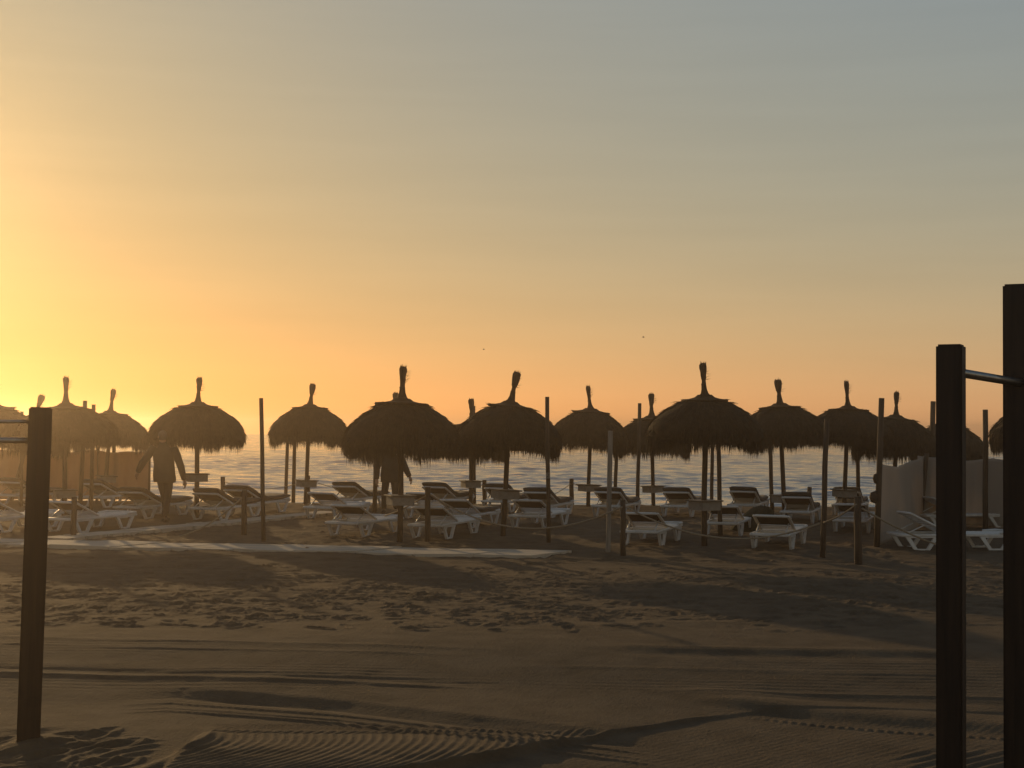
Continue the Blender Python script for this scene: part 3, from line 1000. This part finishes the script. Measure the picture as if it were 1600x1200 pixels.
GR = 'short rope posts'
rp = {}
rp['a'] = pole('rope_post', 'short rope post in front of the lounger right of the near left timber post', 115, 0, 116, 776, 0.045, cat='post', group=GR, yb=841)
rp['b'] = pole('rope_post', 'short rope post left of the tall bare left pole', 381, 0, 382, 766, 0.048, cat='post', group=GR, yb=836)
rp['c'] = pole('rope_post', 'short rope post in front of the nearest bare lounger under the bushy-tufted parasol', 668, 0, 668.5, 761, 0.048, cat='post', group=GR, yb=846)
rp['d'] = pole('rope_post', 'dark short rope post beside the pale square post', 974, 0, 973, 781, 0.040, cat='post', group=GR, yb=868)
rp['f'] = pole('rope_post', 'thick slanted-topped rope post right of centre, nearest the camera', 1341, 0, 1340, 776, 0.052, cat='post', group=GR, yb=880)
FAR = [(348, 745, 'far rope post against the water left of the tall bare left pole'),
       (481, 743, 'far rope post beside the tray of the free-standing parasol'),
       (757, 750, 'far rope post beside the tray of the low central parasol'),
       (893, 748, 'far rope post against the water right of the numbered bare pole'),
       (1265, 761, 'far rope post against the water left of the thick dark post')]
fp = []
for x, yt, lab in FAR:
    fp.append(pole('rope_post', lab, x, 33.2, x, yt, 0.055, cat='post', group=GR))


def catenary(a, b, sag, n=18):
    out = []
    for i in range(n + 1):
        t = i / n
        p = a.lerp(b, t)
        p.z -= sag * 4 * t * (1 - t)
        out.append(p)
    return out


def rope(label, pts, rad=0.013):
    o = pts[0].copy()
    ob = link('barrier_rope', MB().tube([p - o for p in pts], rad, 6).mesh('barrier_rope', M_ROPE, True), loc=o)
    return tag(ob, label, 'rope', 'ropes strung between posts')


def post_top(k, dz, side=0.0):
    o = rp[k] if isinstance(k, str) else k
    zt = max(v.co.z for v in o.data.vertices)
    return o.location + Vector((side, -0.04, zt - dz))


pc, pd, pf = post_top('c', 0.12, 0.04), post_top('d', 0.10, -0.02), post_top('f', 0.10, -0.03)
rope('sagging rope between the centre left short post and the pale square post', catenary(pc, pd, 0.42))
mid_ = at(1280, 817, 20.2) + Vector((0, -0.06, 0))
rope('long sagging rope crossing in front of the nearest end-on lounger', catenary(post_top('d', 0.10, 0.03), mid_, 0.33))
rope('taut rope between the thick dark post and the right rope post', catenary(mid_ + Vector((0.05, 0, 0.01)), pf, 0.03))
rope('rope running from the right rope post down past the cloth windbreak', catenary(post_top('f', 0.16, 0.04), at(1500, 862, 20.5), 0.06))
rope('slack rope from the centre left rope post down to the left', catenary(post_top('c', 0.14, -0.04), ground(560, 812, 0.05), 0.10))
rope('rope running left from the post by the tall bare left pole', catenary(post_top('b', 0.12, -0.03), ground(205, 836, 0.03), 0.30))
tops = [post_top(o, 0.10) for o in fp]
rope('far rope between the two far posts at left', catenary(tops[0], tops[1], 0.20), 0.008)
rope('far rope between the posts behind the standing person', catenary(tops[1], tops[2], 0.34), 0.008)
rope('far rope left of the far post by the numbered bare pole', catenary(tops[2], tops[3], 0.40), 0.008)
rope('far rope running right from the far post by the numbered bare pole', catenary(tops[3], tops[4], 0.55), 0.008)


# ================================================================== cloth windbreaks
def cloth_panel(a, b, ha, hb, sag, name, m, parent, seed, lift=0.03):
    """hanging cloth between two pole points, with folds and a sagging top edge"""
    rs = np.random.RandomState(seed)
    nu, nv = 46, 22
    org = parent.location
    vs_, fs_ = [], []
    d = (b - a)
    nrm = Vector((-d.y, d.x, 0)).normalized()
    for j in range(nv):
        for i in range(nu):
            u, v = i / (nu - 1), j / (nv - 1)
            p = a.lerp(b, u)
            h = (ha * (1 - u) + hb * u) - sag * 4 * u * (1 - u) + 0.022 * math.sin(u * 9 + seed) * math.sin(math.pi * u)
            z = lift + (h - lift) * v
            w = 0.05 * math.sin(math.pi * u) * math.sin(u * 5 + 2 * v + seed) + 0.022 * math.sin(u * 21 + 3 * v + seed) + 0.012 * math.sin(u * 43 - 4 * v)
            q = Vector((p.x, p.y, z)) + nrm * w * math.sin(math.pi * min(1, u * 1.0))
            vs_.append(q - org)
    for j in range(nv - 1):
        for i in range(nu - 1):
            k = j * nu + i
            fs_.append((k, k + 1, k + nu + 1, k + nu))
    me = MB().add(vs_, fs_).mesh(name, m, True)
    o = link(name, me, parent)
    so = o.modifiers.new('thickness', 'SOLIDIFY')
    so.thickness = 0.004
    return o


def wpole(parent, b, t, rad=0.045):
    org = parent.location
    v = t - b
    return link('pole', MB().tube([b - org - v.normalized() * 0.3, b - org + v * 0.5, t - org], [rad * 1.05, rad, rad * 0.95], 10).mesh('pole', M_POLE, True), parent)


w0 = ground(1370, 856)
w1 = ground(1436, 822)
w2 = base_at(1545, 27.0)
w3 = base_at(1720, 26.0)
wb = thing('cloth_windbreak', 'grey cloth windbreak tied to poles behind the slatted loungers on the right', 'windbreak', w0)
cloth_panel(w0 + Vector((0.03, 0.02, 0)), w1 + Vector((0.12, 0.06, 0)), at(1374, 724, w0.y).z, at(1446, 712, w1.y).z, 0.10, 'cloth', M_FABRIC, wb, 2)
cloth_panel(w1 + Vector((-0.02, 0.03, 0)), w2 + Vector((0.15, 0.10, 0)), at(1446, 712, w1.y).z, at(1545, 716, w2.y).z, 0.05, 'cloth', M_FABRIC, wb, 5)
cloth_panel(w2 + Vector((-0.05, 0.06, 0)), w3, at(1545, 716, w2.y).z, at(1720, 716, w3.y).z, 0.05, 'cloth', M_FABRIC, wb, 8)
p6 = wpole(wb, w0, at(1377.5, 622, w0.y), 0.046)
wpole(wb, w1 + Vector((0, -0.05, 0)), at(1447, 708, w1.y) + Vector((0, -0.05, 0)), 0.045)
wpole(wb, w3, at(1722, 700, w3.y), 0.045)
# knotted cord lumps on the first pole
for (x, y, s) in ((1368, 748, 0.045), (1364.5, 777, 0.065)):
    kb = MB()
    c = at(x, y, w0.y) - w0
    kb.tube([c + Vector((0.05, 0, 0.09)), c + Vector((0.0, -0.01, 0.05)), c, c + Vector((0.01, 0, -0.05)), c + Vector((0.05, 0, -0.09))],
            [s * 0.3, s * 0.8, s, s * 0.85, s * 0.3], 8)
    link('cord_knot', kb.mesh('cord_knot', M_POLE, True), wb)

o0, o1, o2, o3 = base_at(-70, 33.5), base_at(60, 33.6), base_at(150, 33.8), base_at(231, 34.0)
lw = thing('cloth_windbreak', 'sunlit orange cloth windbreak by the water behind the left loungers', 'windbreak', o1)
cloth_panel(o0, o1, 1.25, 1.22, 0.05, 'cloth', M_FABRIC_WARM, lw, 3)
cloth_panel(o1 + Vector((0.03, 0, 0)), o2, 1.22, 1.22, 0.04, 'cloth', M_FABRIC_WARM, lw, 6)
cloth_panel(o2 + Vector((0.03, 0, 0)), o3, 1.20, 1.20, 0.04, 'cloth', M_FABRIC_WARM, lw, 9)
for b in (o0, o1, o2, o3):
    wpole(lw, b + Vector((0, 0.06, 0)), b + Vector((0, 0.06, 1.28)), 0.035)

# ================================================================== walkways
A = ground(830, 872)
Bv = ground(0, 853.5)
along = (Bv - A).normalized()
across = ground(895, 864) - A
wk = thing('paved_walkway', 'strip of pale slabs lying across the sand in front of the loungers', 'walkway', A)
s = 0.0
while s < 11.5:
    L = rnd.uniform(0.82, 0.98)
    wv = rnd.uniform(-0.05, 0.05)
    p0 = along * (s + 0.012)
    p1 = along * (s + L - 0.012)
    ac = across * (1.0 + rnd.uniform(-0.03, 0.03))
    e0 = along.cross(Vector((0, 0, 1))) * wv
    zt = 0.036 + rnd.uniform(-0.008, 0.010)
    tl = rnd.uniform(-0.010, 0.010)
    pts = [p0 + e0, p1 + e0, p1 + ac + e0, p0 + ac + e0]
    tz = [zt + tl, zt - tl, zt - tl * 0.5, zt + tl * 0.5]
    vs_ = [(q.x, q.y, -0.05) for q in pts] + [(q.x, q.y, z) for q, z in zip(pts, tz)]
    mb = MB().add(vs_, [(0, 1, 2, 3), (7, 6, 5, 4), (0, 4, 5, 1), (1, 5, 6, 2), (2, 6, 7, 3), (3, 7, 4, 0)])
    link('slab', mb.mesh('slab', M_SLAB), wk)
    s += L
P0, P1 = ground(84, 845), ground(520, 802.5)
along2 = (P1 - P0).normalized()
side2 = Vector((along2.y, -along2.x, 0)) * 0.26
bw = thing('board_path', 'narrow path of pale boards leading from the slabs towards the sea', 'walkway', P0)
nb_ = 18
Lb = (P1 - P0).length / nb_
for k in range(nb_):
    p0, p1 = along2 * (k * Lb + 0.008), along2 * ((k + 1) * Lb - 0.008)
    j = Vector((rnd.uniform(-0.02, 0.02), 0, 0))
    zt = 0.050 + rnd.uniform(-0.006, 0.008)
    pts = [p0 - side2 + j, p1 - side2 + j, p1 + side2 + j, p0 + side2 + j]
    vs_ = [(q.x, q.y, -0.04) for q in pts] + [(q.x, q.y, zt) for q in pts]
    mb = MB().add(vs_, [(0, 1, 2, 3), (7, 6, 5, 4), (0, 4, 5, 1), (1, 5, 6, 2), (2, 6, 7, 3), (3, 7, 4, 0)])
    link('board', mb.mesh('board', M_SLAB), bw)

# ================================================================== near timber exercise frames
def timber(parent, xl, xr, y_top, dep, foot_z=-0.4, rotz=0.0, lean=0.0):
    """square timber post with chamfered top; xl..xr its pixel width, xb the pixel x of its centre at the foot"""
    c = at((xl + xr) / 2, y_top, dep)      # lean in radians tips the top to the right
    w = (xr - xl) * dep / F
    org = parent.location
    h = c.z - foot_z
    bm = bmesh.new()
    bmesh.ops.create_cube(bm, size=1)
    bmesh.ops.scale(bm, vec=(w, w, h), verts=bm.verts)
    ed = [e for e in bm.edges]
    bmesh.ops.bevel(bm, geom=ed, offset=0.008, segments=2, affect='EDGES')
    me = bpy.data.meshes.new('post')
    bm.to_mesh(me)
    bm.free()
    me.materials.append(M_TIMBER)
    o = link('post', me, parent, loc=Vector((c.x - lean * h / 2, dep + w / 2, (c.z + foot_z) / 2)) - org, rot=(0, lean, rotz))
    return o


lb = ground(43, 1166)
ex1 = thing('exercise_frame', 'near timber post with steel bars leaving the photo on the left', 'exercise frame', Vector((lb.x, lb.y, 0)))
timber(ex1, 40, 75, 636, lb.y, rotz=R(18.5), lean=R(1.0))
for yy, r_ in ((659, 0.010), (688.5, 0.017)):
    a = at(56, yy, lb.y + 0.06)
    v = MB().tube([a - ex1.location, a - ex1.location + Vector((-1.5, 0.25, 0))], r_, 12)
    link('steel_bar', v.mesh('steel_bar', M_STEEL, True), ex1)

dR1, dR2 = 5.62, 6.12
rb = base_at(1486, dR1)
ex2 = thing('exercise_frame', 'two near dark timber posts joined by a short steel bar on the right', 'exercise frame', Vector((rb.x, rb.y, 0)))
timber(ex2, 1472, 1512, 537.5, dR1, rotz=R(-27))
timber(ex2, 1578, 1623, 443, dR2, rotz=R(-26))
a = at(1500, 582.5, dR1 + 0.06)
b = at(1596, 598.5, dR2 + 0.02)
link('steel_bar', MB().tube([a - ex2.location, b - ex2.location], 0.0185, 16).mesh('steel_bar', M_STEEL, True), ex2)


# ================================================================== people
def skin_mesh(name, joints, edges, m, sub=2):
    me = bpy.data.meshes.new(name)
    me.from_pydata([j[0] for j in joints], edges, [])
    o = bpy.data.objects.new(name, me)
    COL.objects.link(o)
    o.modifiers.new('skin', 'SKIN')
    for v, j in zip(me.skin_vertices[0].data, joints):
        r = j[1]
        v.radius = r if isinstance(r, tuple) else (r, r)
    me.skin_vertices[0].data[0].use_root = True
    ss = o.modifiers.new('sub', 'SUBSURF')
    ss.levels = ss.render_levels = sub
    bpy.context.view_layer.update()
    out = bpy.data.meshes.new_from_object(o.evaluated_get(bpy.context.evaluated_depsgraph_get()))
    bpy.data.objects.remove(o)
    out.materials.clear()
    out.materials.append(m)
    out.polygons.foreach_set('use_smooth', [True] * len(out.polygons))
    return out


def join_meshes(name, meshes, m):
    bm = bmesh.new()
    for x in meshes:
        bm.from_mesh(x)
    me = bpy.data.meshes.new(name)
    bm.to_mesh(me)
    bm.free()
    me.materials.append(m)
    me.polygons.foreach_set('use_smooth', [True] * len(me.polygons))
    return me


def fingers(wrist, tip_dir, palm_n):
    """palm and five bent fingers"""
    d, n = Vector(tip_dir).normalized(), Vector(palm_n).normalized()
    n = (n - d * n.dot(d)).normalized()
    s_ = d.cross(n).normalized()
    mb = MB()
    w = Vector(wrist)
    mb.tube([w - d * 0.03, w + d * 0.02, w + d * 0.06, w + d * 0.09], [0.024, 0.030, 0.036, 0.030], 8)
    for k, (off, L) in enumerate(((-0.028, 0.062), (-0.010, 0.072), (0.009, 0.070), (0.027, 0.054))):
        p = w + d * 0.082 + s_ * off
        mb.tube([p, p + d * L * 0.45 + n * 0.006, p + d * L * 0.8 + n * 0.020, p + d * L * 0.95 + n * 0.034], [0.0092, 0.009, 0.0082, 0.006], 6)
    p = w + d * 0.025 - s_ * 0.028
    mb.tube([p, p + d * 0.03 - s_ * 0.022 + n * 0.01, p + d * 0.055 - s_ * 0.026 + n * 0.022], [0.011, 0.010, 0.007], 6)
    return mb.mesh('hand', M_SKIN, True)


def person(label, loc, face, J, fem=False):
    """J: joints in metres, x to the right in view, y away, z up"""
    root = thing('person', label, 'person', loc)
    V = lambda k: Vector(J[k])
    hip, chest, neck, head = V('hip'), V('chest'), V('neck'), V('head')
    mid = hip.lerp(chest, 0.5)
    # body: one continuous figure
    jo = [(hip, (0.145, 0.105)), (mid, (0.135, 0.10)), (chest, (0.155, 0.11)), (neck - Vector((0, 0, 0.02)), (0.065, 0.06)), (neck + (head - neck) * 0.35, 0.052),
          (head + Vector((0, 0, -0.06)), (0.068, 0.078)), (head + Vector((0, 0, 0.03)), (0.078, 0.092)), (head + Vector((0, 0, 0.085)), (0.055, 0.065))]
    ed = [(0, 1), (1, 2), (2, 3), (3, 4), (4, 5), (5, 6), (6, 7)]

    def chain(start, pts):
        k = start
        for p, r in pts:
            jo.append((p, r))
            ed.append((k, len(jo) - 1))
            k = len(jo) - 1
    for s in ('l', 'r'):
        chain(2, [(V('sh' + s), 0.056), (V('el' + s), 0.042), (V('wr' + s), 0.029)])
        chain(0, [(V('hp' + s), 0.085), (V('kn' + s), 0.058), (V('an' + s), 0.040)])
    body = skin_mesh('body', jo, ed, M_SKIN)
    hands = []
    for s in ('l', 'r'):
        dv = (V('wr' + s) - V('el' + s))
        hands.append(fingers(V('wr' + s), dv + Vector((0, 0, -0.08)), (-1 if s == 'r' else 1, 0.2, 0)))
    # nose, ears
    fv = Vector((math.sin(face), math.cos(face), 0))
    rv = Vector((fv.y, -fv.x, 0))
    ft = MB()
    ft.tube([head + fv * 0.070 + Vector((0, 0, 0.02)), head + fv * 0.102 + Vector((0, 0, -0.018)), head + fv * 0.075 + Vector((0, 0, -0.03))], [0.010, 0.016, 0.010], 6)
    for s in (-1, 1):
        ft.tube([head + rv * s * 0.072 + Vector((0, 0, -0.025)), head + rv * s * 0.088 - fv * 0.01 + Vector((0, 0, 0.0)), head + rv * s * 0.080 - fv * 0.012 + Vector((0, 0, 0.028))], [0.009, 0.015, 0.010], 6)
        ft.tube([head + fv * 0.080 + rv * (s * 0.030) + Vector((0, 0, 0.012)), head + fv * 0.088 + rv * (s * 0.030) + Vector((0, 0, 0.012))], [0.012, 0.006], 6)
    ft.tube([head + fv * 0.076 - rv * 0.022 + Vector((0, 0, -0.058)), head + fv * 0.082 + Vector((0, 0, -0.060)), head + fv * 0.076 + rv * 0.022 + Vector((0, 0, -0.058))], 0.006, 5)
    link('body', join_meshes('body', [body] + hands + [ft.mesh('face', M_SKIN)], M_SKIN), root)
    # hair
    hb = MB()
    n = 18
    for j in range(9):
        ph_ = math.pi * 0.74 * j / 8
        for i in range(n):
            th = 2 * math.pi * i / n
            r = math.sin(ph_)
            o_ = Vector((math.cos(th) * r * 0.088, math.sin(th) * r * 0.100, math.cos(ph_) * 0.105))
            front = Vector((o_.x, o_.y, 0)).dot(fv)
            if front > 0.02 and j > 4:
                o_ *= 0.72
            hb.v.append(tuple(head + Vector((0, 0, 0.022)) - fv * 0.008 + o_ * (1 + 0.04 * math.sin(5 * th + j))))
    for j in range(8):
        for i in range(n):
            i2 = (i + 1) % n
            hb.f.append((j * n + i, (j + 1) * n + i, (j + 1) * n + i2, j * n + i2))
    link('hair', hb.mesh('hair', M_HAIR, True), root)
    # jacket: one lofted shell with sleeves
    jb = MB()
    hem = hip + Vector((0, 0, -0.15))
    sh_mid = (V('shl') + V('shr')) / 2
    rings = [(hem, 0.205, 0.150), (hem + Vector((0, 0, 0.05)), 0.212, 0.158), (hip, 0.208, 0.155), (mid, 0.195, 0.145), (chest, 0.205, 0.145),
             (sh_mid, 0.190, 0.120), (sh_mid.lerp(neck, 0.55), 0.115, 0.095), (neck, 0.078, 0.078), (neck + Vector((0, 0, 0.05)), 0.070, 0.072)]
    n = 20
    for a_, (c, rx, ry) in enumerate(rings):
        for k in range(n):
            th = 2 * math.pi * k / n
            w_ = 1 + 0.035 * math.sin(3 * th + 2.1 * a_) + 0.02 * math.sin(7 * th + a_)
            jb.v.append((c.x + rx * w_ * math.cos(th), c.y + ry * w_ * math.sin(th), c.z + 0.008 * math.sin(2 * th + a_)))
    for a_ in range(len(rings) - 1):
        for k in range(n):
            k2 = (k + 1) % n
            jb.f.append((a_ * n + k, a_ * n + k2, (a_ + 1) * n + k2, (a_ + 1) * n + k))
    jb.f.append(tuple(range(n))[::-1])
    for s in ('l', 'r'):
        S, E_, W = V('sh' + s), V('el' + s), V('wr' + s)
        inn = S.lerp(chest, 0.35)
        jb.tube([inn, S, S.lerp(E_, 0.35), S.lerp(E_, 0.75), E_, E_.lerp(W, 0.35), E_.lerp(W, 0.75), E_.lerp(W, 0.93)],
                [0.075, 0.088, 0.080, 0.070, 0.070, 0.063, 0.054, 0.048], 12)
    jm = jb.mesh('jacket', M_JACKET, True)
    link('jacket', jm, root)
    jo = [(hip, (0.155, 0.115)), (hip + Vector((0, 0, 0.08)), (0.15, 0.11))]
    ed = [(0, 1)]
    for s in ('l', 'r'):
        chain(0, [(V('hp' + s), 0.098), (V('kn' + s), 0.074), (V('an' + s), 0.060)])
    link('trousers', skin_mesh('trousers', jo, ed, M_TROUSER), root)
    for s in ('l', 'r'):
        a_ = V('an' + s)
        toe = Vector(J['toe' + s])
        mb = MB()
        z = min(toe.z, a_.z - 0.05)
        heel = Vector((a_.x, a_.y, z)) - (toe - a_) * 0.25
        heel.z = z + 0.01
        mb.tube([heel, Vector((a_.x, a_.y, z + 0.012)), (Vector((a_.x, a_.y, z)) + toe) / 2 + Vector((0, 0, 0.0)), toe], [0.036, 0.048, 0.046, 0.030], 8)
        link('shoe', mb.mesh('shoe', M_SHOE, True), root)
    return root


p1 = base_at(257, 26.6)
person('person in a dark jacket walking seaward with both arms swung out, at left', p1, R(-35), dict(
    hip=(-0.01, 0, 0.90), chest=(-0.04, 0.02, 1.27), neck=(-0.05, 0.03, 1.46), head=(-0.07, 0.05, 1.60),
    shl=(-0.25, 0.02, 1.37), ell=(-0.44, 0.02, 1.10), wrl=(-0.545, 0.10, 0.93),
    shr=(0.17, 0.02, 1.36), elr=(0.30, -0.02, 1.05), wrr=(0.355, 0.05, 0.78),
    hpl=(-0.09, 0, 0.84), knl=(-0.02, 0.10, 0.46), anl=(-0.02, 0.22, 0.10), toel=(-0.03, 0.38, 0.04),
    hpr=(0.08, 0, 0.84), knr=(0.05, 0.02, 0.46), anr=(0.035, -0.16, 0.10), toer=(0.03, 0.02, 0.04)))
p2 = base_at(608, 29.6)
person('person in a dark jacket standing among the loungers under the bushy-tufted parasol', p2, R(150), dict(
    hip=(0.02, 0, 0.82), chest=(0.02, -0.02, 1.14), neck=(0.02, -0.03, 1.32), head=(0.03, -0.05, 1.45),
    shl=(-0.18, -0.02, 1.22), ell=(-0.27, 0.0, 0.95), wrl=(-0.26, -0.04, 0.72),
    shr=(0.22, -0.02, 1.22), elr=(0.33, -0.02, 0.97), wrr=(0.43, -0.06, 0.78),
    hpl=(-0.07, 0, 0.76), knl=(-0.10, -0.03, 0.43), anl=(-0.11, 0.0, 0.10), toel=(-0.14, -0.15, 0.04),
    hpr=(0.10, 0, 0.76), knr=(0.13, -0.06, 0.43), anr=(0.14, 0.05, 0.10), toer=(0.15, -0.10, 0.04)))


# ================================================================== birds over the sea
def bird(label, px, py, dep, span):
    c = at(px, py, dep)
    mb = MB()
    mb.tube([(0, -0.20, 0), (0, -0.12, 0.01), (0, 0.0, 0.0), (0, 0.16, 0.01), (0, 0.30, 0.0)], [0.012, 0.05, 0.065, 0.045, 0.01], 8)
    for s in (-1, 1):
        x1, x2 = s * span * 0.25, s * span * 0.5
        vs_ = [(s * 0.03, -0.08, 0.03), (x1, -0.10, 0.14), (x2, 0.02, 0.06), (x1, 0.08, 0.13), (s * 0.03, 0.10, 0.02)]
        vs_ += [(x, y, z - 0.02) for x, y, z in vs_]
        mb.add(vs_, [(0, 1, 3, 4), (1, 2, 3), (5, 9, 8, 6), (6, 8, 7), (0, 5, 6, 1), (1, 6, 7, 2), (2, 7, 8, 3), (3, 8, 9, 4)])
    o = link('gull', mb.mesh('gull', M_BIRD), loc=c, rot=(0, R(8), R(60)))
    return tag(o, label, 'bird', 'gulls over the sea')


bird('tiny dark gull in the sky above the right half, higher of two', 1005.5, 527, 260, 0.8)
bird('tiny dark gull in the sky near the centre, lower of two', 756, 546, 300, 0.7)

# ================================================================== added haze over beach and sea, imitating the veil of lens flare
hz = MB().box((0, 0, 0), (2 * 1850, 540, 5.6))
M_FLARE_HAZE = bpy.data.materials.new('flare_haze')
M_FLARE_HAZE.use_nodes = True
t_ = M_FLARE_HAZE.node_tree
t_.nodes.clear()
pv = t_.nodes.new('ShaderNodeVolumePrincipled')
pv.inputs['Color'].default_value = (0.95, 0.80, 0.66, 1)
pv.inputs['Density'].default_value = 0.0030
pv.inputs['Anisotropy'].default_value = 0.89
mo = t_.nodes.new('ShaderNodeOutputMaterial')
t_.links.new(pv.outputs[0], mo.inputs['Volume'])
flare_haze = link('flare_haze', hz.mesh('flare_haze', M_FLARE_HAZE), loc=(0, 90, 0.45))
flare_haze['kind'] = 'stuff'
